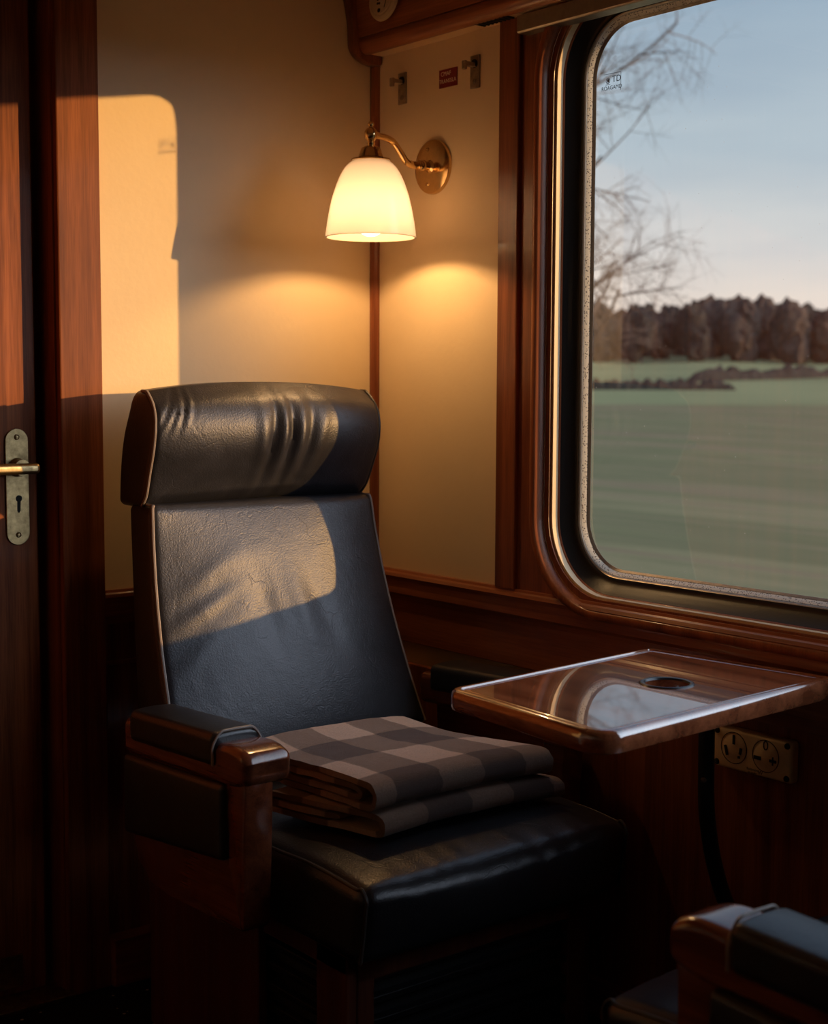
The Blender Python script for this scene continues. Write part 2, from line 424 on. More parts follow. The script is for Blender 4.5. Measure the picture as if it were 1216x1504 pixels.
# door in the back wall
door = struct(link('door_1', box((-1.622, .032, .012), (-.797, .075, 2.05), .002), W_DOOR, smooth=False))
def stadium(cx, cz, hw, hh, k=10):
    pts = []
    for i in range(2 * k + 1):
        a = PI * i / (2 * k); pts.append((cx + hw * math.cos(a), cz + (hh - hw) + hw * math.sin(a)))
    for i in range(2 * k + 1):
        a = PI + PI * i / (2 * k); pts.append((cx + hw * math.cos(a), cz - (hh - hw) + hw * math.sin(a)))
    return pts
lp = link('lock_plate', prism(stadium(-.838, 1.012, .0235, .112), 'y', .028, .034, .0012), BRASS_OLD, door, False)
kh = []
for i in range(13):
    a = math.radians(-60 + 300 * i / 12); kh.append((-.836 + .0065 * math.cos(a), .990 + .0065 * math.sin(a)))
kh = [(p[0], p[1]) for p in kh] + [(-.8395, .962), (-.8325, .962)]
link('keyhole', prism([( -.836 + .0065 * math.cos(math.radians(-60 + 300 * i / 14)), .990 + .0065 * math.sin(math.radians(-60 + 300 * i / 14))) for i in range(15)] + [(-.8395, .966), (-.8365, .962), (-.8335, .966)], 'y', .0272, .0285, 0), BLACK, lp, False)
for z in (1.108, .920): screw('screw', (-.838, .028, z), (0, -1, 0), .0055, lp, BRASS_OLD)
lev = join_me('lever', [lathe([(0, .026), (.0155, .026), (.0165, .02), (.0165, .004), (.019, 0)], (-.838, .029, 1.05), (0, -1, 0), 24),
                        lathe([(.0085, 0), (.0085, .05)], (-.838, .029, 1.05), (0, -1, 0), 20),
                        rbox((-.888, -.024, 1.05), (.072, .008, .0105), .0078, (8, 2, 2), lambda p: Vector((p.x, p.y + (.012 * max(0, (-p.x - .03) / .05) ** 2), p.z * (1 - .12 * (p.x + .05)))))])
link('door_handle', lev, BRASS_OLD, door)
kp = link('kick_plate', box((-1.58, .029, .026), (-.846, .033, .090), .001), BRASS_OLD, door, False)
screw('screw', (-.856, .029, .082), (0, -1, 0), .003, kp)
struct(link('trim_1', boxes([((-.772, -.026, 0), (-.683, .0, ZC)), ((-.776, -.012, 0), (-.768, .1, ZC)), ((-.772, .0, 0), (-.74, .1, ZC)), ((-.83, .078, 0), (-.74, .1, ZC))], .003), W_JAMB, smooth=False))
struct(link('trim_2', boxes([((-1.73, -.026, 0), (-1.64, .0, ZC)), ((-1.66, .0, 0), (-1.634, .1, ZC)), ((-1.64, -.026, 2.06), (-.775, .03, 2.15))], .003), W_V, smooth=False))
struct(link('trim_3', box((-1.66, -.04, 0), (-.766, .05, .012), .002), BRASS_OLD, smooth=False))   # door threshold
# corner bead
struct(link('trim_4', prism([(-.0155, 0), (-.0155, -.006), (-.012, -.012), (-.006, -.0155), (0, -.0155), (0, 0)], 'z', .796, 1.925, 0), W_V, smooth=False))
# dado rails and lower panelling
dado = [(0, .802), (-.010, .802), (-.012, .797), (-.021, .795), (-.025, .789), (-.023, .78), (-.021, .765), (-.021, .752), (-.014, .745), (-.012, .735), (0, .735)]
struct(link('trim_5', sweep_y(dado, YB, 0), W_Y, smooth=False))
struct(link('trim_6', prism([(p[0], p[1]) for p in dado], 'x', -.683, 0, 0), W_X, smooth=False))
struct(link('trim_7', boxes([((-.012, YB, .645), (0, 0, .737))], .002), W_Y, smooth=False))
struct(link('trim_8', boxes([((-.006, YB, .06), (0, -.60, .647)), ((-.016, -.595, 0), (0, 0, .60)), ((-.022, -.60, .0), (0, -.583, .647))], .002), W_V, smooth=False))
struct(link('trim_9', boxes([((-.683, -.006, .0), (0, 0, .737)), ((-.683, -.012, .65), (0, 0, .66))], .002), W_V, smooth=False))
struct(link('baseboard_right', box((-.022, YB, 0), (0, -.60, .075), .003), W_Y, smooth=False))
struct(link('baseboard_back', box((-.683, -.04, .0), (0, 0, .10), .004), W_X, smooth=False))
# post beside the window and the panel round the window
struct(link('trim_10', box((-.014, -.480, .800), (0, -.4215, ZC), .003), W_V, smooth=False))
struct(link('trim_11', fill_hole([(-.480, .800), (-.480, ZC), (-2.8, ZC), (-2.8, .800)], wloop(.052), -.005, 0), W_V, smooth=False))

# window: frame, gasket, spacer, glass
win = struct(thing('window_1', (0, gcy, GZ0)))
link('frame_moulding', frame_sheet([(.0435, .020), (.0448, .0165), (.046, .0145), (.050, .0128), (.054, .0110), (.055, .0095), (.057, .000), (.0585, -.0012), (.0608, -.0012), (.0615, .0010), (.0630, .0010), (.0638, -.0025), (.0655, -.0040), (.0675, -.0120), (.0705, -.0240), (.0730, -.0265), (.078, -.028), (.084, -.0270), (.0885, -.023), (.091, -.015), (.091, .0)]), W_FRAME, win)
link('silver_bead', frame_sheet([(.0625, .001), (.0632, -.0032), (.0645, -.0048), (.0656, -.0052), (.0660, -.0042)]), TRACK, win)
link('gasket', frame_sheet([(.0142, .0395), (.0165, .0405), (.021, .0405), (.0265, .0375), (.0315, .0315), (.037, .0265), (.0415, .0205), (.0440, .0175), (.0455, .0185)]), RUBBER, win)
link('retainer', frame_sheet([(.0105, .0435), (.0112, .0405), (.0138, .0380), (.0148, .0400)]), NICKEL, win)
link('spacer_bar', frame_sheet([(.003, .053), (.0038, .0505), (.010, .0430), (.0108, .0440)]), STRIP, win)
link('glass_seal', frame_sheet([(-.0012, .0565), (-.0004, .0555), (.0028, .0515), (.0034, .0530)]), NICKEL, win)
lp_ = wloop(.006)
me = from_py('pane', [(GX, p[0], p[1]) for p in lp_], [tuple(range(len(lp_)))])
link('glass_pane', me, GLASS, win, False)
for z in (1.635, 1.09): screw('screw', (-.0002, -.5615, z), (-1, 0, 0), .0045, win, BRASS_OLD)
for y in (-.74, -.86, -1.05, -1.4, -1.75): screw('screw', (-.0005, y, GZ0 - .0595), (-1, 0, 0), .0045, win, BRASS_OLD)
# printed mark in the corner of the pane
mk = join_me('mark', [text_mesh('TD', .017, wallframe((.0552, -.675, 1.785)), .0001),
                      text_mesh('ROAGAMD', .0105, wallframe((.0552, -.6625, 1.770)), .0001),
                      lathe([(.0042, 0), (.0055, 0)], (.0552, -.653, 1.784), (-1, 0, 0), 18),
                      boxes([((.055, -.6865, 1.796), (.0553, -.642, 1.7967)), ((.055, -.6865, 1.763), (.0553, -.6857, 1.7967)), ((.055, -.659, 1.7765), (.0553, -.647, 1.7773)), ((.055, -.656, 1.781), (.0553, -.651, 1.787))], 0)])
link('glass_mark', mk, INK, win, False)

# ------------------------------------------------------------------ overhead luggage locker along the window wall
sh = thing('luggage_locker', (-.05, -1.2, 1.915), 'dark wooden overhead locker running above the window and the cream panel', 'locker')
link('front_panel', prism([(-.052, 1.955), (-.066, 1.955), (-.072, 2.02), (-.078, 2.08), (-.078, ZC), (-.06, ZC)], 'y', YB, -.02, 0), W_Y, sh, False)
mould = [(-.045 + .02 * math.cos(math.radians(a)), 1.942 + .021 * math.sin(math.radians(a))) for a in range(60, 311, 18)]
link('edge_moulding', prism(mould, 'y', YB, -.012, 0), W_Y, sh)
link('underside', box((-.05, YB, 1.924), (0, 0, 1.934), 0), CREAM, sh, False)
endp = [(0, 1.905), (-.022, 1.903), (-.045, 1.907), (-.066, 1.918), (-.078, 1.936), (-.080, 1.965), (-.082, 1.99), (-.090, 2.03), (-.098, 2.06), (-.100, 2.10), (-.1, ZC), (0, ZC)]
endp = [(p.x, p.y) for p in spline([(a, b, 0) for a, b in endp[:10]], 5)] + [(-.1, ZC), (0, ZC)]
link('end_board', prism(endp, 'y', -.026, 0, .005), W_V, sh)
link('vent_grille', boxes([((-.046, -.470, 1.9225), (-.018, -.385, 1.9245))] + [((-.046, -.47 + .012 * i, 1.921), (-.018, -.466 + .012 * i, 1.9235)) for i in range(8)], 0), BLACK, sh, False)
# round plate on the locker
dn = Vector((-1, 0, .09)).normalized()
pl = tag(link('switch_plate', lathe([(0, .010), (.034, .010), (.0355, .008), (.0365, .008), (.040, .009), (.046, .006), (.048, 0)], (-.0765, -.132, 2.016), dn, 40), IVORY, base=(-.0765, -.132, 2.016)), 'round cream plate with dark slots on the overhead wooden locker', 'switch plate')
def on_plate(dy, dz, d=.0102): return Vector((-.0765, -.132 - dy, 2.016 + dz)) + dn * d + Vector((.09 * dz, 0, 0))
link('slot', lathe([(0, .0012), (.0042, .0012), (.0045, 0)], on_plate(-.004, -.027), dn, 14), BLACK, pl)
for dy, dz in ((-.010, -.012), (-.004, -.0125), (-.010, -.004), (-.003, -.003)):
    link('slot', lathe([(0, .001), (.0025, .001), (.0027, 0)], on_plate(dy, dz), dn, 12), BLACK, pl)
link('groove', tube([on_plate(.013 + .006 * math.sin(t / 8 * PI) , -.024 + .05 * t / 8, .0102) for t in range(9)], .0008, 6), BLACK, pl)
# metal case over the window
tag(link('blind_case', prism([(0, 1.886), (-.030, 1.886), (-.034, 1.889), (-.034, 1.9195), (0, 1.9195)], 'y', -2.55, -.494, .0012), GREY, base=(-.017, -1.5, 1.886), smooth=False), 'long grey metal case fixed above the window under the locker', 'blind case')

# ------------------------------------------------------------------ wall lamp
LC = Vector((-.190, -.235, 0)); RIM = 1.506
sconce = thing('wall_sconce', (0, -.205, 1.667), 'polished brass wall lamp with lit white glass shade beside the corner', 'lamp')
bp = link('backplate', lathe([(0, .013), (.030, .013), (.046, .011), (.0555, .0075), (.057, .004), (.057, 0)], (0, -.205, 1.667), (-1, 0, 0), 48), BRASS, sconce)
for dz in (-.036, .036): screw('screw', (-.012, -.197, 1.667 + dz), (-1, 0, 0), .0045, bp, BRASS)
link('boss', lathe([(0, .05), (.007, .05), (.010, .046), (.008, .042), (.0115, .038), (.0115, .031), (.008, .028), (.0085, .018), (.015, .012)], (0, -.205, 1.667), (-1, -.06, 0), 24), BRASS, sconce)
arm = spline([(-.040, -.2075, 1.667), (-.062, -.211, 1.665), (-.084, -.215, 1.670), (-.104, -.219, 1.688), (-.124, -.223, 1.704), (-.146, -.227, 1.710), (-.168, -.231, 1.711), (-.190, -.235, 1.711)], 8)
link('arm', tube(arm, lambda t: .0068 if t > .2 else .0082, 14), BRASS, sconce)
link('finial', lathe([(0, 1.7365), (.004, 1.736), (.0062, 1.732), (.0062, 1.7295), (.004, 1.7265), (.0045, 1.7245), (.009, 1.7225), (.0128, 1.717), (.0135, 1.711), (.0125, 1.704), (.0085, 1.699), (.006, 1.697), (.0085, 1.694), (.0075, 1.690), (.006, 1.688)], LC, (0, 0, 1), 28), BRASS, sconce)
link('gallery', lathe([(.006, 1.690), (.011, 1.688), (.019, 1.684), (.0215, 1.678), (.0255, 1.666), (.031, 1.6635), (.039, 1.6625), (.040, 1.6595), (.036, 1.658), (.012, 1.658), (.006, 1.66)], LC, (0, 0, 1), 36), BRASS, sconce)
so = [(.030, 1.660), (.038, 1.658), (.050, 1.648), (.0605, 1.632), (.0705, 1.609), (.079, 1.582), (.086, 1.550), (.0905, 1.522), (.0925, RIM)]
so = [(p.x, p.y) for p in spline([(a, b, 0) for a, b in so], 4)]
si = [(r - .0035, z) for r, z in so][::-1]; si[0] = (si[0][0], RIM)
link('shade', lathe(so + si, LC, (0, 0, 1), 56, True), SHADE, sconce)
bc = Vector((LC.x, LC.y, 1.537))
link('bulb', lathe([(0, -.029), (.010, -.0275), (.019, -.0225), (.026, -.013), (.029, 0), (.027, .012), (.021, .025), (.015, .04), (.0135, .055)], bc, (0, 0, 1), 28), BULB, sconce)
link('bulb_holder', lathe([(.0135, .05), (.0145, .05), (.0145, .12), (0, .12)], bc, (0, 0, 1), 20), BRASS, sconce)
pt = bpy.data.lights.new('bulb_light', 'POINT'); pt.energy = 4.2; pt.color = (1, .59, .25); pt.shadow_soft_size = .012
po = bpy.data.objects.new('bulb_light', pt); COL.objects.link(po); po.location = bc + Vector((0, 0, .012)) - Vector(sconce.location); po.parent = sconce

# ------------------------------------------------------------------ coat hooks, sign, socket
def coat_hook(y, z, label):
    t = thing('coat_hook', (0, y, z), label, 'hook', 'coat hooks on the cream panel')
    link('plate', box((-.0035, y - .014, z - .033), (0, y + .014, z + .033), .0012), NICKEL, t, False)
    h = rbox((-.015, y, z + .013), (.017, .0055, .0045), .002, (6, 2, 2))
    h2 = rbox((-.0305, y, z + .010), (.0035, .0055, .009), .002, (2, 2, 3))
    link('hook', join_me('hook', [h, h2]), NICKEL, t)
    link('socket', lathe([(0, .004), (.008, .004), (.009, 0)], (-.0025, y, z + .016), (-1, 0, 0), 18), BLACK, t)
    screw('screw', (-.003, y, z - .019), (-1, 0, 0), .0055, t)
coat_hook(-.098, 1.845, 'small nickel coat hook nearest the corner, above the lamp')
coat_hook(-.336, 1.843, 'small nickel coat hook right of the red sign, near the window post')
sg = tag(link('wall_sign', box((-.0016, -.279, 1.826), (0, -.221, 1.863), .0003), RED, base=(0, -.25, 1.8445), smooth=False), 'small red enamel sign with two lines of white lettering on the cream panel', 'sign')
link('lettering', join_me('let', [text_mesh('CMAF', .0125, wallframe((-.0017, -.243, 1.8535)), .0001), text_mesh('TRANSSLA', .0115, wallframe((-.0017, -.249, 1.8385)), .0001)]), WHITE, sg, False)

SKC = Vector((-.006, -1.091, .591))
sk = thing('power_socket', SKC, 'gilt double power socket plate low on the wooden wall beneath the table', 'socket')
link('plate', rbox(SKC + Vector((-.009, 0, 0)), (.011, .083, .036), .007, (2, 10, 6)), SOCKET, sk)
def ring(c, r, w): return lathe([(r - w, .0004), (r - w / 2, .0008), (r + w / 2, .0008), (r + w, .0004)], c, (-1, 0, 0), 32)
fx = -.0262
for cy, nm in ((.037, 'slotted_socket'), (-.030, 'marked_socket')):
    link(nm, lathe([(0, .0006), (.0265, .0006), (.0272, 0)], SKC + Vector((-.0198, cy, .003 if cy > 0 else .002)), (-1, 0, 0), 36), SOCKET, sk)
    link('socket_rim', lathe([(.0266, .0004), (.0268, .0011), (.0276, .0011), (.0278, .0002)], SKC + Vector((-.0198, cy, .003 if cy > 0 else .002)), (-1, 0, 0), 36), BLACK, sk)
def slot(cy, cz, hw, hh, rot=0.):
    m = box((-.0013, -hw, -hh), (.0003, hw, hh), .0004); m.transform(Matrix.Translation(SKC + Vector((-.0206, cy, cz))) @ Matrix.Rotation(rot, 4, 'X')); return m
for a in ((.037, .0175, .0024, .0082), (.053, -.0035, .0024, .0088, -.28), (.0225, -.0005, .0024, .0056, .18), (.0255, -.011, .0022, .0022), (-.0135, -.0035, .0072, .0032), (-.0455, -.0035, .0070, .0024), (-.0455, -.0035, .0012, .0072)):
    link('slot', slot(*a), BLACK, sk, False)
link('socket_letter', text_mesh('0', .0235, wallframe(SKC + Vector((-.0208, -.030, .0195))), .0002), INK, sk, False)
link('maker_mark', join_me('mm', [text_mesh('Baltimore', .0065, wallframe(SKC + Vector((-.0202, -.004, -.0262))), .0001), text_mesh('at single', .0055, wallframe(SKC + Vector((-.0202, -.003, -.0318))), .0001)]), INK, sk, False)
link('maker_emblem', text_mesh('W', .010, wallframe(SKC + Vector((-.0202, -.020, -.0288))), .0001), INK, sk, False)
for sy in (-1, 1):
    for sz in (-1, 1): screw('screw', SKC + Vector((-.0195, sy * .0735, sz * .0275)), (-1, 0, 0), .0055, sk, BLACK)

# ------------------------------------------------------------------ armchair
def lerp_tab(tab, t):
    for (a, va), (b, vb) in zip(tab, tab[1:]):
        if t <= b: return va + (vb - va) * max(0, (t - a) / (b - a))
    return tab[-1][1]
def smooth_tab(tab, t):
    n = len(tab)
    for i in range(n - 1):
        if t <= tab[i + 1][0] or i == n - 2:
            p0, p1, p2, p3 = tab[max(i - 1, 0)][1], tab[i][1], tab[i + 1][1], tab[min(i + 2, n - 1)][1]
            u = max(0, min(1, (t - tab[i][0]) / (tab[i + 1][0] - tab[i][0])))
            return .5 * (2 * p1 + (p2 - p0) * u + (2 * p0 - 5 * p1 + 4 * p2 - p3) * u * u + (3 * p1 - p0 - 3 * p2 + p3) * u ** 3)
CX = -.42
chair = thing('armchair', (CX, -.5, 0), 'black leather railway armchair with headrest in the corner, blanket on its seat', 'armchair', 'facing railway armchairs')
# backrest (local grid half sizes .26 x .05 x .235, z from .50 to .985)
def D_back(p):
    hx, hy, hz = .26, .05, .235
    zw = .75 + p.z; t = (.985 - zw) / .40
    v = (p.y + hy) / (2 * hy); a = p.x / hx; c = p.z / hz
    cx = -.425 + .012 * t; hw = .2575 + .031 * t
    yf = -.213 - .03 * t - .07 * t * t; yb = -.120 - .055 * t
    y = yf * (1 - v) + yb * v
    fr = max(0, 1 - v) ** 1.2
    bul = .026 * max(0, 1 - abs(a) ** 2.6) * max(0, 1 - abs(c) ** 3.2)
    lum = .004 * math.exp(-((zw - .72) / .10) ** 2) * (1 - a * a)
    wr = 0
    q = Vector((p.x * 5.5 + 3, zw * 4.5, 0))
    wr = .0032 * noise.noise(q) * (1 - a ** 4)
    # soft drag folds from the left side and shallow hollows in the middle
    for (ux, uz, ang, ln, wd, am) in ((-.17, .845, .55, .07, .016, .0028), (-.18, .785, .5, .07, .012, .0042), (-.20, .70, .7, .08, .016, .0026), (-.045, .775, -1.4, .07, .022, -.0042), (.03, .765, -1.45, .08, .02, .0035), (.08, .76, -1.3, .07, .020, -.0036), (-.10, .88, .2, .08, .03, .002)):
        dx, dz = p.x - ux, zw - uz
        s = dx * math.cos(ang) + dz * math.sin(ang); w = -dx * math.sin(ang) + dz * math.cos(ang)
        wr += am * math.exp(-(s / ln) ** 2 - (w / wd) ** 2)
    y -= fr * (bul + lum + wr)
    return Vector((cx + a * hw, y, zw))
bk = link('backrest', rbox((0, 0, 0), (.26, .05, .235), .016, (60, 4, 54), D_back), L_BLK, chair)
def edge_path(D, hx, hy, hz, s, r, n=40, z0=None, z1=None):
    k = r * (1 - .7071)
    pts = [Vector((s * (hx - k), -hy + k, -hz * .97 + 1.94 * hz * i / n)) for i in range(n + 1)]
    return [D(p) for p in pts]
for s in (-1, 1):
    pth = edge_path(D_back, .26, .05, .235, s, .016)
    c = D_back(Vector((s * .25, -.035, .231))); c2 = D_back(Vector((s * .25, .02, .233)))
    link('piping', tube(spline(pth[::4] + [c + Vector((0, 0, .002)), c2 + Vector((0, 0, .002))], 4), .0034 if s < 0 else .003, 8), PIPE, bk)
# headrest: z .990..1.222
HF = [(0, -.172), (.12, -.196), (.3, -.214), (.5, -.232), (.7, -.238), (.86, -.229), (1, -.196)]
HB = [(0, -.080), (.3, -.092), (.6, -.108), (.9, -.135), (1, -.150)]
def D_head(p):
    hx, hy, hz = .26, .05, .112
    w = (p.z + hz) / (2 * hz); v = (p.y + hy) / (2 * hy); a = p.x / hx
    yf, yb = smooth_tab(HF, w), smooth_tab(HB, w)
    y = yf * (1 - v) + yb * v
    fr = max(0, 1 - v) ** 1.1
    env = math.sin(PI * min(1, max(0, w)))
    b = .020 * (1 - abs(a) ** 2.4) * env
    wr = .004 * noise.noise(Vector((p.x * 7, w * 1.4, 7))) * (1 - a ** 4)
    for (ux, am, wd, sl) in ((-.010, -.0085, .008, .02), (.012, .0075, .009, .015), (.033, -.0085, .008, .01), (.053, .007, .010, .02), (.076, -.0065, .009, .03), (.10, .004, .012, .05), (-.035, .005, .012, .0)):
        wr += am * math.exp(-((p.x - ux - sl * (w - .5)) / wd) ** 2) * math.exp(-((w - .5) / .30) ** 2)
    for (ux, sl) in ((-.235, .14), (-.218, .10), (-.20, .07)):
        wr += .0035 * math.sin((p.x - ux - sl * (w - .75)) * 260) * math.exp(-((p.x - ux - sl * (w - .75)) / .014) ** 2) * math.exp(-((w - .85) / .16) ** 2)
    y -= fr * (b + wr)
    z = .990 + (2 * hz + .014) * w * (.925 + .075 * (1 - abs(a) ** 2.2)) + .004 * (1 - w)
    zb = .004 * math.sin(a * 3 + 1) * (1 - w)
    return Vector((-.425 + a * (.2575 + .006 * env), y, z - .013 + zb))
hd = link('headrest', rbox((0, 0, 0), (.26, .05, .112), .014, (96, 5, 34), D_head), L_BLK, chair)
for s in (-1, 1):
    pth = edge_path(D_head, .26, .05, .112, s, .014)
    c = D_head(Vector((s * .256, -.03, .111))); c2 = D_head(Vector((s * .256, -.005, .1115)))
    link('piping', tube(spline(pth[::4] + [c, c2], 4), .0032, 8), PIPE if s < 0 else PIPE_D, hd)
link('headrest_gap_shade', box((-.650, -.160, .95), (-.195, -.105, 1.03), .004), BLACK, chair, False)  # black block added so the gap under the headrest stays dark
# seat cushion
def D_seat(p):
    hx, hy, hz = .288, .32, .068
    a, b, c = p.x / hx, p.y / hy, p.z / hz
    top = (c + 1) / 2
    z = .393 + p.z + top * .022 * (1 - abs(a) ** 2.5) * (1 - abs(b) ** 3) + top * .004 * noise.noise(Vector((p.x * 8, p.y * 8, 1)))
    bow = .022 * (1 - abs(a) ** 2.5) * max(0, -b) ** 3 * (.3 + .7 * math.sin(PI * top))
    y = -.600 + p.y - bow + .02 * (1 - top) * max(0, -b)
    fr = max(0, -b) ** 6
    z += -.012 * fr * top + fr * .0045 * noise.noise(Vector((p.x * 34, p.y * 9, 5))) * top * (1 - a * a)
    return Vector((CX - .004 + p.x * 1.012, y, z))
st = link('seat_cushion', rbox((0, 0, 0), (.288, .32, .068), .026, (60, 44, 8), D_seat, 5), L_SEAT, chair)
for s in (-1, 1):
    k = .026 * (1 - .7071); pp = []
    for i in range(13): pp.append(D_seat(Vector((s * (.288 - k), .28 - .57 * i / 12, .068 - k))))
    for i in range(1, 6):
        t = i / 6 * PI / 2
        pp.append(D_seat(Vector((s * (.288 - k), -.294 - .0245 * math.sin(t), .042 + .0245 * math.cos(t)))))
    for i in range(6): pp.append(D_seat(Vector((s * (.288 - k), -.32 + k * .4, .04 - .1 * i / 5))))
    link('piping', tube(spline(pp, 3), .003, 8), PIPE_D, st)
# arms
def tilt(p): return Vector((p.x, p.y, p.z + .052 * (-.31 - p.y) * .8))
def arm_set(s):
    mx = (lambda v: v) if s < 0 else (lambda v: Vector((2 * CX - v.x, v.y, v.z)))
    def put(name, me, mat, par):
        if s > 0:
            me.transform(Matrix.Translation((2 * CX, 0, 0)) @ Matrix.Diagonal((-1, 1, 1, 1))); me.flip_normals()
        return link(name, me, mat, par)
    def D_rail(p):
        y = p.y - .5175; f = max(0, min(1, (-.60 - y) / .06)); f = f * f * (3 - 2 * f)
        x = p.x * (1 + .10 * f); z = .589 + p.z
        if p.z > 0: z += .005 * f
        else: z += .010 * f * 0
        z -= .0 ; e = max(0, (-.665 - y) / .06); z -= (.016 * e ** 2.5 if p.z > 0 else -.013 * e ** 2.5)
        return tilt(Vector((-.757 + x, y, z)))
    rail = put('arm_rail', rbox((0, 0, 0), (.041, .2075, .032), .014, (6, 30, 6), D_rail, 5), W_ARM, chair)
    def D_pad(p):
        y = p.y - .492; top = .0 if p.z < 0 else .004 * (1 - (p.x / .047) ** 2)
        return tilt(Vector((-.760 + p.x, y, .612 + p.z + top)))
    pad = put('arm_pad', rbox((0, 0, 0), (.0475, .143, .027), .012, (8, 20, 6), D_pad, 4), L_PAD, chair)
    pts = []
    for i in range(14):
        t = -1 + 2 * i / 13; xx = max(-.0475, min(.0475, t * .075)); zz = .027 - max(0, abs(t * .075) - .036) * 1.2 - (.004 if abs(xx) > .04 else 0)
        pts.append(D_pad(Vector((xx * .99, -.143 + .001, zz))))
    me = tube(spline(pts, 3), .0022, 6); put('piping', me, PIPE, pad)
    board = [(-.708, .60), (-.706, .55), (-.704, .47), (-.702, .40), (-.700, .352), (-.688, .338), (-.60, .336), (-.46, .332), (-.39, .340), (-.35, .365), (-.332, .41), (-.322, .50), (-.318, .58), (-.32, .585)]
    brd = put('side_board', prism(board, 'x', -.790, -.758, .005), W_ARM, chair)
    def D_sp(p):
        f = (p.y + .168) / .336; y = -.493 + p.y; z = .488 + p.z * (1 + .15 * f) + .024 * (1 - f)
        return Vector((-.797 + p.x - .004 * (1 - (p.y / .168) ** 4) * (1 - (p.z / .066) ** 4) * (1 if p.x < 0 else 0), y, z))
    put('side_pad', rbox((0, 0, 0), (.010, .168, .062), .009, (2, 20, 10), D_sp), L_PAD, chair)
    post = [(-.716, .60), (-.714, .56), (-.711, .47), (-.708, .40), (-.705, .350), (-.697, .340), (-.660, .45), (-.655, .57), (-.650, .59)]
    put('arm_post', prism([(a, b) for a, b in post], 'x', -.796, -.742, .006), W_ARM, chair)
arm_set(-1); arm_set(1)
# base
bs = link('base', boxes([((-.70, -.60, 0), (-.682, -.22, .318)), ((-.158, -.60, 0), (-.140, -.22, .318)),
                         ((-.69, -.84, 0), (-.67, -.755, .322)), ((-.17, -.84, 0), (-.15, -.755, .322)),
                         ((-.69, -.84, .288), (-.67, -.59, .322)), ((-.17, -.84, .288), (-.15, -.59, .322)),
                         ((-.67, -.84, .270), (-.17, -.82, .322)), ((-.67, -.84, 0), (-.635, -.82, .30)), ((-.205, -.84, 0), (-.17, -.82, .30)),
                         ((-.69, -.80, 0), (-.67, -.59, .05)), ((-.17, -.80, 0), (-.15, -.59, .05)), ((-.635, -.84, 0), (-.205, -.82, .05)),
                         ((-.68, -.24, 0), (-.15, -.22, .32))], .003), W_BASE, chair, False)
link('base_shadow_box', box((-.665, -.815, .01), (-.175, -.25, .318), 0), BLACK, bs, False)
for i in range(6):
    z = .085 + .037 * i
    for (lo, hi) in (((-.684, -.762, z - .006), (-.666, -.60, z + .006)), ((-.174, -.762, z - .006), (-.156, -.60, z + .006)), ((-.64, -.836, z - .006), (-.20, -.816, z + .006))):
        if hi[2] < .29: link('vent_slat', box(lo, hi, .002), STEEL_BLK, bs, False)

# ------------------------------------------------------------------ folded blankets
def resample(pts, step):
    out = [pts[0]]; acc = 0
    for a, b in zip(pts, pts[1:]):
        seg = (b - a).length; pos = step - acc
        while pos <= seg:
            out.append(a + (b - a) * (pos / seg)); pos += step
        acc = (acc + seg) % step if seg else acc
    return out
def fold_blanket(prof, th, x0, x1, nx, deform, uo, vo, cell):
    """prof: centre line of the cloth in (y, z), extruded along x"""
    c = resample(spline([(y, z, 0) for y, z in prof], 10), .004); n = len(c)
    L = []; Rr = []; S = [0]
    for i in range(n):
        t = (c[min(i + 1, n - 1)] - c[max(i - 1, 0)]).normalized(); nn = Vector((-t.y, t.x, 0))
        e = min(1, i / 2 + .35, (n - 1 - i) / 2 + .35)
        L.append(c[i] + nn * th * .5 * e); Rr.append(c[i] - nn * th * .5 * e)
        if i: S.append(S[-1] + (c[i] - c[i - 1]).length)
    loop = L + Rr[::-1]; sl = S + S[::-1]; m = len(loop)
    vs = []; uv = []
    for j in range(nx + 1):
        f = j / nx
        for q, p in enumerate(loop):
            inset = .0
            vs.append(deform(x0 + (x1 - x0) * f, p.x, p.y, f)); uv.append((sl[q] / cell + uo, (x0 + (x1 - x0) * f) / cell + vo))
    fs = []
    for j in range(nx):
        for q in range(m): fs.append((j * m + q, (j + 1) * m + q, (j + 1) * m + (q + 1) % m, j * m + (q + 1) % m))
    for j in (0, nx):
        for q in range(n - 1):
            a = (j * m + q, j * m + q + 1, j * m + (m - 2 - q), j * m + (m - 1 - q)); fs.append(a if j == 0 else a[::-1])
    me = from_py('blanket', vs, fs); ul = me.uv_layers.new(name='UVMap')
    for l in me.loops: ul.data[l.index].uv = uv[l.vertex_index]
    bm = bmesh.new(); bm.from_mesh(me); bmesh.ops.recalc_face_normals(bm, faces=bm.faces[:]); bm.to_mesh(me); bm.free()
    return me
def seat_top(x, y):
    a, b = (x - CX) / .288, (y + .60) / .32
    return .022 * (1 - min(1, abs(a)) ** 2.5) * (1 - min(1, abs(b)) ** 3) - .022
def seat_z(y):   # the blankets ride up a little where the seat meets the back
    return .022 * max(0, (y + .62) / .14) ** 2 if y > -.62 else 0
def D_low(x, y, z, f):
    n = noise.noise(Vector((x * 6, y * 7, 2))) * .003 + noise.noise(Vector((x * 25, z * 60, y * 30))) * .0012
    return Vector((x + (-.30 if f < .5 else -.30) * (y + .80) * abs(f - .5) * 2 + noise.noise(Vector((y * 20, z * 90, 4 + f))) * .004, y, z + n + seat_z(y) * .6 + seat_top(x, y)))
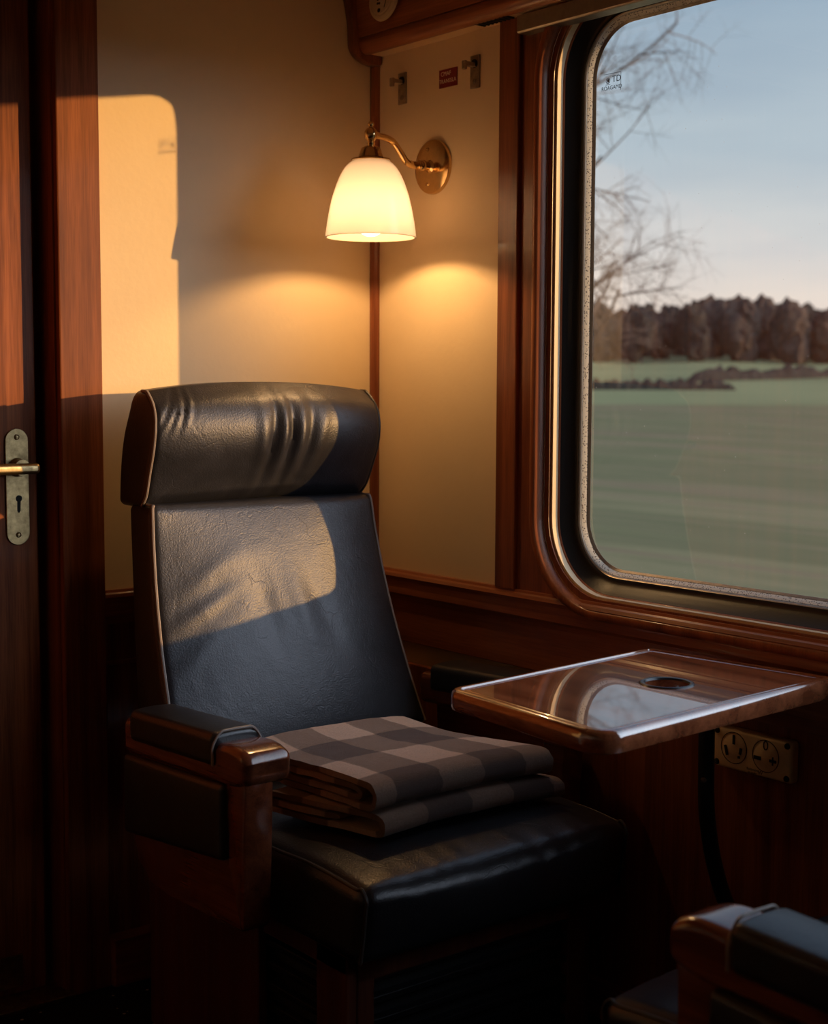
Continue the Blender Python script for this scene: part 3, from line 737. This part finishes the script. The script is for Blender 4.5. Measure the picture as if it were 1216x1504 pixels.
def D_up(x, y, z, f):
    n = noise.noise(Vector((x * 6, y * 7, 9))) * .004 + noise.noise(Vector((x * 25, z * 60, y * 30))) * .0012
    return Vector((x - .34 * (y + .80) * f - .12 * (y + .8) * (1 - f) + noise.noise(Vector((y * 20, z * 90, 8 + f))) * .004, y, z + n + seat_z(y) + seat_top(x, y)))
B0 = .489
lowp = [(-.60, B0 + .024), (-.66, B0 + .023), (-.745, B0 + .022), (-.752, B0 + .0205), (-.745, B0 + .019), (-.66, B0 + .019), (-.605, B0 + .0195)]
lowp = [(-.565, B0 + .007), (-.64, B0 + .006), (-.72, B0 + .006), (-.785, B0 + .007), (-.8005, B0 + .0125), (-.802, B0 + .022), (-.796, B0 + .033), (-.775, B0 + .036), (-.70, B0 + .0345), (-.62, B0 + .034), (-.585, B0 + .034), (-.573, B0 + .029), (-.578, B0 + .022), (-.60, B0 + .0195), (-.66, B0 + .0195), (-.72, B0 + .0200)]
tag(link('folded_blanket', fold_blanket(lowp, .0095, -.592, -.188, 60, D_low, .30, .12, .19), CHECK, base=(-.40, -.69, B0)), 'lower of the two brown checked wool blankets, lying directly on the leather seat', 'blanket', 'folded checked blankets')
U0 = B0 + .0415
upp = [(-.50, U0 + .006), (-.60, U0 + .006), (-.70, U0 + .006), (-.77, U0 + .007), (-.789, U0 + .013), (-.793, U0 + .026), (-.788, U0 + .040), (-.768, U0 + .0455), (-.70, U0 + .0455), (-.62, U0 + .0455), (-.54, U0 + .0455), (-.500, U0 + .0445), (-.492, U0 + .0385), (-.502, U0 + .0335), (-.56, U0 + .033), (-.66, U0 + .0335), (-.735, U0 + .0345), (-.755, U0 + .031), (-.758, U0 + .024), (-.752, U0 + .0195), (-.735, U0 + .0185), (-.66, U0 + .018), (-.56, U0 + .018), (-.51, U0 + .018)]
tag(link('folded_blanket', fold_blanket(upp, .0095, -.600, -.205, 60, D_up, .12, .42, .19), CHECK, base=(-.40, -.69, U0)), 'upper of the two brown checked wool blankets, thickly folded on top of the other', 'blanket', 'folded checked blankets')

# ------------------------------------------------------------------ folding table
TB = (-.012, -1.065, .60)
tab = thing('folding_table', (-.30, -1.065, .70), 'glossy mahogany folding table below the window with round cup recess and black leg', 'table')
QUAD = [Vector((-.577, -.940)), Vector((-.606, -1.300)), Vector((-.022, -1.262)), Vector((-.064, -.888))]; QR = [.03, .042, .02, .022]
def tloop(o, z, k=8):   # rounded four-sided outline, drawn in by o
    n = 4; L = []
    for i in range(n):
        a, b = QUAD[i], QUAD[(i + 1) % n]; d = (b - a).normalized(); L.append((a + Vector((-d.y, d.x)) * o, d))
    out = []
    for i in range(n):
        (p0, d0), (p1, d1) = L[i - 1], L[i]
        det = d0.x * d1.y - d0.y * d1.x; w = p1 - p0; t = (w.x * d1.y - w.y * d1.x) / det; c = p0 + d0 * t
        r = max(.006, QR[i] - o); half = math.acos(max(-1, min(1, d0.dot(d1)))) / 2; tl = r * math.tan(half)
        ctr = c - d0 * tl + Vector((-d0.y, d0.x)) * r; a0 = math.atan2(-d0.x, d0.y)
        for q in range(k + 1):
            a = a0 + 2 * half * q / k; out.append((ctr.x + r * math.cos(a), ctr.y + r * math.sin(a), z))
    return out
tp = [(.030, .7165), (.008, .7165), (.002, .719), (0, .725), (0, .738), (.0015, .7455), (.006, .7495), (.012, .7505), (.0150, .7500), (.0165, .7476), (.0195, .7474), (.0210, .7486), (.0235, .7490), (.0255, .7478)]
vs = []; fs = []
for (o, z) in tp: vs += tloop(o, z)
nl = len(tloop(0, 0))
for i in range(len(tp) - 1):
    for j in range(nl): fs.append((i * nl + j, i * nl + (j + 1) % nl, (i + 1) * nl + (j + 1) % nl, (i + 1) * nl + j))
fs.append(tuple(range(nl))[::-1])
# top surface with a round hole for the cup recess
CUP = Vector((-.272, -1.117, .7478)); CR = .0385
bm = bmesh.new(); me = from_py('t', vs, fs); bm.from_mesh(me); bpy.data.meshes.remove(me); bm.verts.ensure_lookup_table()
last = [bm.verts[(len(tp) - 1) * nl + j] for j in range(nl)]
es = [bm.edges.get((last[j], last[(j + 1) % nl])) for j in range(nl)]
cv = [bm.verts.new((CUP.x + CR * math.cos(2 * PI * i / 40), CUP.y + CR * math.sin(2 * PI * i / 40), .7478)) for i in range(40)]
es += [bm.edges.new((cv[i], cv[(i + 1) % 40])) for i in range(40)]
r = bmesh.ops.triangle_fill(bm, edges=es, use_beauty=True)
top = link('tabletop', fin(bm, 'top'), W_TABLE, tab)
for p in top.data.polygons:
    if abs(p.normal.z) > .995: p.use_smooth = False
link('cup_rim', lathe([(CR - .004, .7465), (CR - .002, .7495), (CR + .002, .7503), (CR + .0045, .7492), (CR + .0055, .7474)], (CUP.x, CUP.y, 0), (0, 0, 1), 48), STEEL_BLK, tab)
link('cup_recess', lathe([(CR - .001, .748), (CR - .001, .733), (CR - .004, .730), (0, .730)], (CUP.x, CUP.y, 0), (0, 0, 1), 48), W_TABLE, tab)
lg = link('leg', tube(spline([(-.135, -1.085, .718), (-.135, -1.085, .60), (-.132, -1.085, .52), (-.118, -1.084, .45), (-.095, -1.083, .385), (-.062, -1.082, .32), (-.022, -1.08, .26)], 8), .0135, 18), STEEL_BLK, tab)
for a in (-.6, 2.2): screw('bolt', (-.135 - .0125 * math.cos(a + 1.0), -1.085 - .0125 * math.sin(a + 1.0), .566), (-math.cos(a + 1.0), -math.sin(a + 1.0), 0), .005, lg)
link('leg_foot', box((-.028, -1.105, .225), (-.006, -1.06, .295), .004), STEEL_BLK, tab, False)
link('leg_plate', box((-.165, -1.115, .709), (-.105, -1.055, .7175), .002), STEEL_BLK, tab, False)
link('wall_bracket', boxes([((-.034, -1.25, .672), (-.012, -.93, .7165))], .003), W_Y, tab, False)

# ------------------------------------------------------------------ second armchair opposite: a copy turned to face the first
def copy_tree(o, parent=None):
    c = o.copy(); COL.objects.link(c)
    if parent: c.parent = parent
    for ch in o.children: copy_tree(ch, c)
    return c
ch2 = copy_tree(chair)
YC = -1.157
ch2.location = (CX, 2 * YC + .5, 0); ch2.rotation_euler = (0, 0, PI)
tag(ch2, 'black leather armchair at the lower right, only its arm and seat front showing', 'armchair', 'facing railway armchairs')

# ------------------------------------------------------------------ outside
GZ = -2.2
gm = field_mat('winter_field', [(.30, (.17, .125, .09)), (.42, (.22, .19, .115)), (.52, (.15, .155, .085)), (.62, (.23, .21, .12)), (.72, (.19, .14, .10))], .03, .35)
me = from_py('ground', [(.5, -900, GZ), (900, -900, GZ), (900, 900, GZ), (.5, 900, GZ)], [(0, 1, 2, 3)])
struct(link('ground', me, gm, smooth=False))
hm = field_mat('far_pasture', [(.3, (.19, .205, .11)), (.6, (.26, .27, .145)), (.8, (.22, .205, .12))], .01, .01)
def at(px, d, z=0.0):  # ground position along the sight line through image column px, d metres off
    u = (px - 608) / Fpx; v = fwh + r0 * u
    return Vector((CAM.x + v.x * d, CAM.y + v.y * d, z))
# far hill: a strip of rising land
vs = []; fs = []
N = 40
for i in range(N + 1):
    px = 500 + 1400 * i / N
    for j, (d, z) in enumerate(((55, GZ - .02), (150, -1.15), (220, .0), (300, 5.0), (420, 12.0))):
        q = at(px, d); vs.append((q.x, q.y, z + (.25 * math.sin(i * .9) if j > 2 else 0)))
for i in range(N):
    for j in range(4): fs.append((i * 5 + j, i * 5 + j + 1, (i + 1) * 5 + j + 1, (i + 1) * 5 + j))
hill = struct(link('hill', from_py('hill', vs, fs), [hm, gm]))
for i, p in enumerate(hill.data.polygons): p.material_index = 1 if i % 4 == 0 else 0
# trees of the far wood
bark = plain('bark', (.13, .10, .085), .9, spec=.1, bumpscale=8, bumpd=.05)
def crown_mat(name, a, b):
    w = NT(name); n1 = w.n('ShaderNodeTexNoise', Scale=.9, Detail=5.0, Roughness=.7); w.l(w.coords(), n1.inputs['Vector'])
    w.l(w.ramp(n1.outputs['Fac'], [(.35, a), (.65, b)]), w.b.inputs['Base Color']); w.p(Roughness=1.0, Specular_IOR_Level=0.)
    w.l(w.bump(n1.outputs['Fac'], 1.0, .8), w.b.inputs['Normal']); return w.m
crowns = [crown_mat('brown_winter_crown', (.06, .05, .046), (.125, .095, .078)), crown_mat('dark_conifer_crown', (.03, .031, .03), (.065, .06, .055)), crown_mat('russet_crown', (.085, .06, .048), (.17, .115, .085))]
def crown_mesh(seed, w, h):
    bm = bmesh.new(); rnd = random.Random(seed)
    for k in range(9):
        t = bmesh.new(); bmesh.ops.create_icosphere(t, subdivisions=3, radius=1)
        c = Vector((rnd.uniform(-.27, .27) * w, rnd.uniform(-.27, .27) * w, h * rnd.uniform(.28, .74))); s = rnd.uniform(.24, .36)
        for v in t.verts:
            d = 1 + .35 * noise.noise(v.co * 2.3 + Vector((seed, k, 0))) + .2 * noise.noise(v.co * 6 + Vector((k, seed, 0)))
            v.co = c + Vector((v.co.x * w * s * 1.1, v.co.y * w * s * 1.1, v.co.z * h * s)) * d
        m = bpy.data.meshes.new('x'); t.to_mesh(m); t.free(); bm.from_mesh(m); bpy.data.meshes.remove(m)
    return fin(bm, 'crown')
protos = []
for i, (w, h) in enumerate(((8.2, 14), (7.4, 13), (8.4, 11.5))):
    t = thing('woodland_tree', (0, 0, 0)); link('crown', crown_mesh(i + 3, w, h), crowns[i], t)
    link('trunk', tube([(0, 0, -1), (.05, 0, h * .3), (0, .05, h * .55)], lambda q: .32 - .15 * q, 8), bark, t); protos.append(t)
LBL = ['brown bare-crowned tree in the distant wood beyond the fields', 'dark narrow tree in the distant wood beyond the fields', 'low russet tree in the distant wood beyond the fields']
used = [False] * 3; rnd = random.Random(5)
for i in range(48):
    row, c = divmod(i, 12); px = 590 + 70 * c + (35 if row % 2 else 0) + rnd.uniform(-2, 2); d = 302 + 14.5 * row; k = rnd.choice((0, 0, 1, 1, 1, 2))
    q = at(px, d)
    if not used[k]: o = protos[k]; used[k] = True
    else: o = copy_tree(protos[k])
    s = rnd.uniform(.86, 1.04); o.location = (q.x, q.y, 4.6 + (d - 300) * .015); o.scale = (s, s, s); o.rotation_euler = (0, 0, rnd.uniform(0, 6.28))
    tag(o, LBL[k], 'tree', ('brown', 'dark', 'russet')[k] + ' trees of the distant wood')
# hedge at the foot of the slope
def hedge(px0, px1, d0, d1, z0, z1, h, label):
    a, b = at(px0, d0, z0), at(px1, d1, z1); n = 70; vs = []; fs = []; dirv = (b - a).normalized(); nr = Vector((-dirv.y, dirv.x, 0))
    for i in range(n + 1):
        c = a + (b - a) * (i / n); hh = h * (.75 + .5 * noise.noise(Vector((i * .37, h, 0)))) * min(1, .3 + i / 6, .3 + (n - i) / 6)
        for k in range(9):
            t = PI * k / 8; j = 1 + .25 * noise.noise(Vector((i * .6, k * .9, 3)))
            vs.append(c + nr * math.cos(t) * 1.3 * j + Vector((0, 0, math.sin(t) * hh * j - .1)))
    for i in range(n):
        for k in range(8): fs.append((i * 9 + k, i * 9 + k + 1, (i + 1) * 9 + k + 1, (i + 1) * 9 + k))
    return tag(link('hedge', from_py('hedge', vs, fs), crowns[1], base=tuple((a + b) / 2)), label, 'hedge')
hedge(830, 1075, 214, 216, -.15, -.1, 2.0, 'low dark hedge crossing the fields left of the pale slope')
hedge(1010, 1330, 238, 262, 1.0, 2.5, 2.6, 'taller dark hedge rising to the right edge of the window')
# bare tree near the line
tw = thing('bare_tree', tuple(at(795, 28, GZ)), 'tall leafless tree with spreading twigs beyond the left side of the window', 'tree')
TBASE = at(795, 28, GZ); rt = random.Random(11); limbs = []; twigs = []
def grow(p, d, ln, r, lev):
    pts = [p]; dd = d.copy(); n = 5
    for i in range(n):
        dd = (dd + Vector((rt.uniform(-1, 1), rt.uniform(-1, 1), rt.uniform(-.5, .9))) * .13 + Vector((0, 0, -.03 if lev > 1 else .03))).normalized(); pts.append(pts[-1] + dd * ln / n)
    (limbs if lev < 2 else twigs).append(tube(pts, (lambda t, r=r: r * (1 - .6 * t)), 6 if lev < 2 else 4, cap=False))
    if lev < 4:
        for k in range((17, 7, 6, 4)[lev]):
            f = rt.uniform(.30 if lev else .28, 1.0); i = min(n - 1, int(f * n)); q = pts[i].lerp(pts[i + 1], f * n - i)
            a = dd.orthogonal().normalized(); a.rotate(Matrix.Rotation(rt.uniform(0, 2 * PI), 3, dd))
            nd = (dd * rt.uniform(.35, .9) + a * rt.uniform(.7, 1.1)).normalized()
            if lev == 0: nd = (a * 1.0 + Vector((0, 0, rt.uniform(.15, .7)))).normalized()
            grow(q, nd, ln * (.33, .55, .6, .6)[lev] * rt.uniform(.75, 1.15), r * (.28, .5, .5, .6)[lev] * (1 - .4 * f), lev + 1)
grow(TBASE, Vector((0, 0, 1)), 9.0, .24, 0)
link('trunk_and_limbs', join_me('limbs', limbs), bark, tw); link('twigs', join_me('twigs', twigs), bark, tw)

# ------------------------------------------------------------------ light
TANALT = .112
sd = Vector((-.6545, .756, -TANALT)).normalized()
sl = bpy.data.lights.new('sun', 'SUN'); sl.energy = 4.4; sl.color = (1, .545, .165); sl.angle = math.radians(.6)
so_ = bpy.data.objects.new('sun', sl); COL.objects.link(so_); so_.rotation_euler = sd.to_track_quat('-Z', 'Y').to_euler(); so_.location = (8, -9, 4)
wd = bpy.data.worlds.new('sky'); sc.world = wd; wd.use_nodes = True; nt = wd.node_tree
bg = nt.nodes['Background']; tc = nt.nodes.new('ShaderNodeTexCoord'); sx = nt.nodes.new('ShaderNodeSeparateXYZ'); nt.links.new(tc.outputs['Generated'], sx.inputs[0])
rp = nt.nodes.new('ShaderNodeValToRGB'); nt.links.new(sx.outputs['Z'], rp.inputs['Fac'])
stops = [(0.0, (.30, .27, .24)), (.001, (.80, .66, .57)), (.05, (.78, .69, .62)), (.085, (.66, .65, .64)), (.15, (.47, .55, .61)), (.26, (.28, .39, .51)), (.55, (.17, .27, .42)), (1, (.12, .20, .36))]
e = rp.color_ramp.elements
while len(e) < len(stops): e.new(.5)
for q, (p, c) in zip(e, stops): q.position = p; q.color = (*c, 1)
# faint streaky cloud
mp = nt.nodes.new('ShaderNodeMapping'); mp.inputs['Scale'].default_value = (3, 3, 16); nt.links.new(tc.outputs['Generated'], mp.inputs['Vector'])
nz = nt.nodes.new('ShaderNodeTexNoise'); nz.inputs['Scale'].default_value = 1.6; nz.inputs['Detail'].default_value = 5; nt.links.new(mp.outputs[0], nz.inputs['Vector'])
r2 = nt.nodes.new('ShaderNodeValToRGB'); nt.links.new(nz.outputs['Fac'], r2.inputs['Fac'])
r2.color_ramp.elements[0].position = .35; r2.color_ramp.elements[0].color = (.92, .93, .95, 1); r2.color_ramp.elements[1].position = .7; r2.color_ramp.elements[1].color = (1.08, 1.05, 1.02, 1)
mm = nt.nodes.new('ShaderNodeMix'); mm.data_type = 'RGBA'; mm.blend_type = 'MULTIPLY'; mm.inputs[0].default_value = 1
nt.links.new(rp.outputs['Color'], mm.inputs[6]); nt.links.new(r2.outputs['Color'], mm.inputs[7]); 
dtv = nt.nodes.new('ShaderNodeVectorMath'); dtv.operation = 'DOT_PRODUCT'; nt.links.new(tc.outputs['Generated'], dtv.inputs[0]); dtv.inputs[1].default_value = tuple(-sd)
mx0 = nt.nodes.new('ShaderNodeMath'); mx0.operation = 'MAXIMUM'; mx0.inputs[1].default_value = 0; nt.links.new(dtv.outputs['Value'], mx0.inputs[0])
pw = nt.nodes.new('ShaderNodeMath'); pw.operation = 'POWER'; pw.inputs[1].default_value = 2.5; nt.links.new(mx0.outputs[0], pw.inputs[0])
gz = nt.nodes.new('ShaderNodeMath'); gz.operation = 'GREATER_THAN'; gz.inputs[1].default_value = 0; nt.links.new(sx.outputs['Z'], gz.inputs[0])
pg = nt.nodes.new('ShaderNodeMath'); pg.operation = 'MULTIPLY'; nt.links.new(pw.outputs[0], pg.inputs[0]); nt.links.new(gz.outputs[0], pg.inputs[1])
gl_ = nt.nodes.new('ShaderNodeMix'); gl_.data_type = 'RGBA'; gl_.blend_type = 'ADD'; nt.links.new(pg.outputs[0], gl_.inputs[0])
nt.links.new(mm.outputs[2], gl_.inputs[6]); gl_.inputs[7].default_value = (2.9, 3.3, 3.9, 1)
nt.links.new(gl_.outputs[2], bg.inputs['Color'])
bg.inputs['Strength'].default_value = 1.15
sc.cycles.use_denoising = True
sc.cycles.max_bounces = 10; sc.cycles.transparent_max_bounces = 12; sc.cycles.sample_clamp_indirect = 6
sc.cycles.caustics_reflective = False; sc.cycles.caustics_refractive = False
for o in bpy.data.objects:
    if '_b' in o: del o['_b']
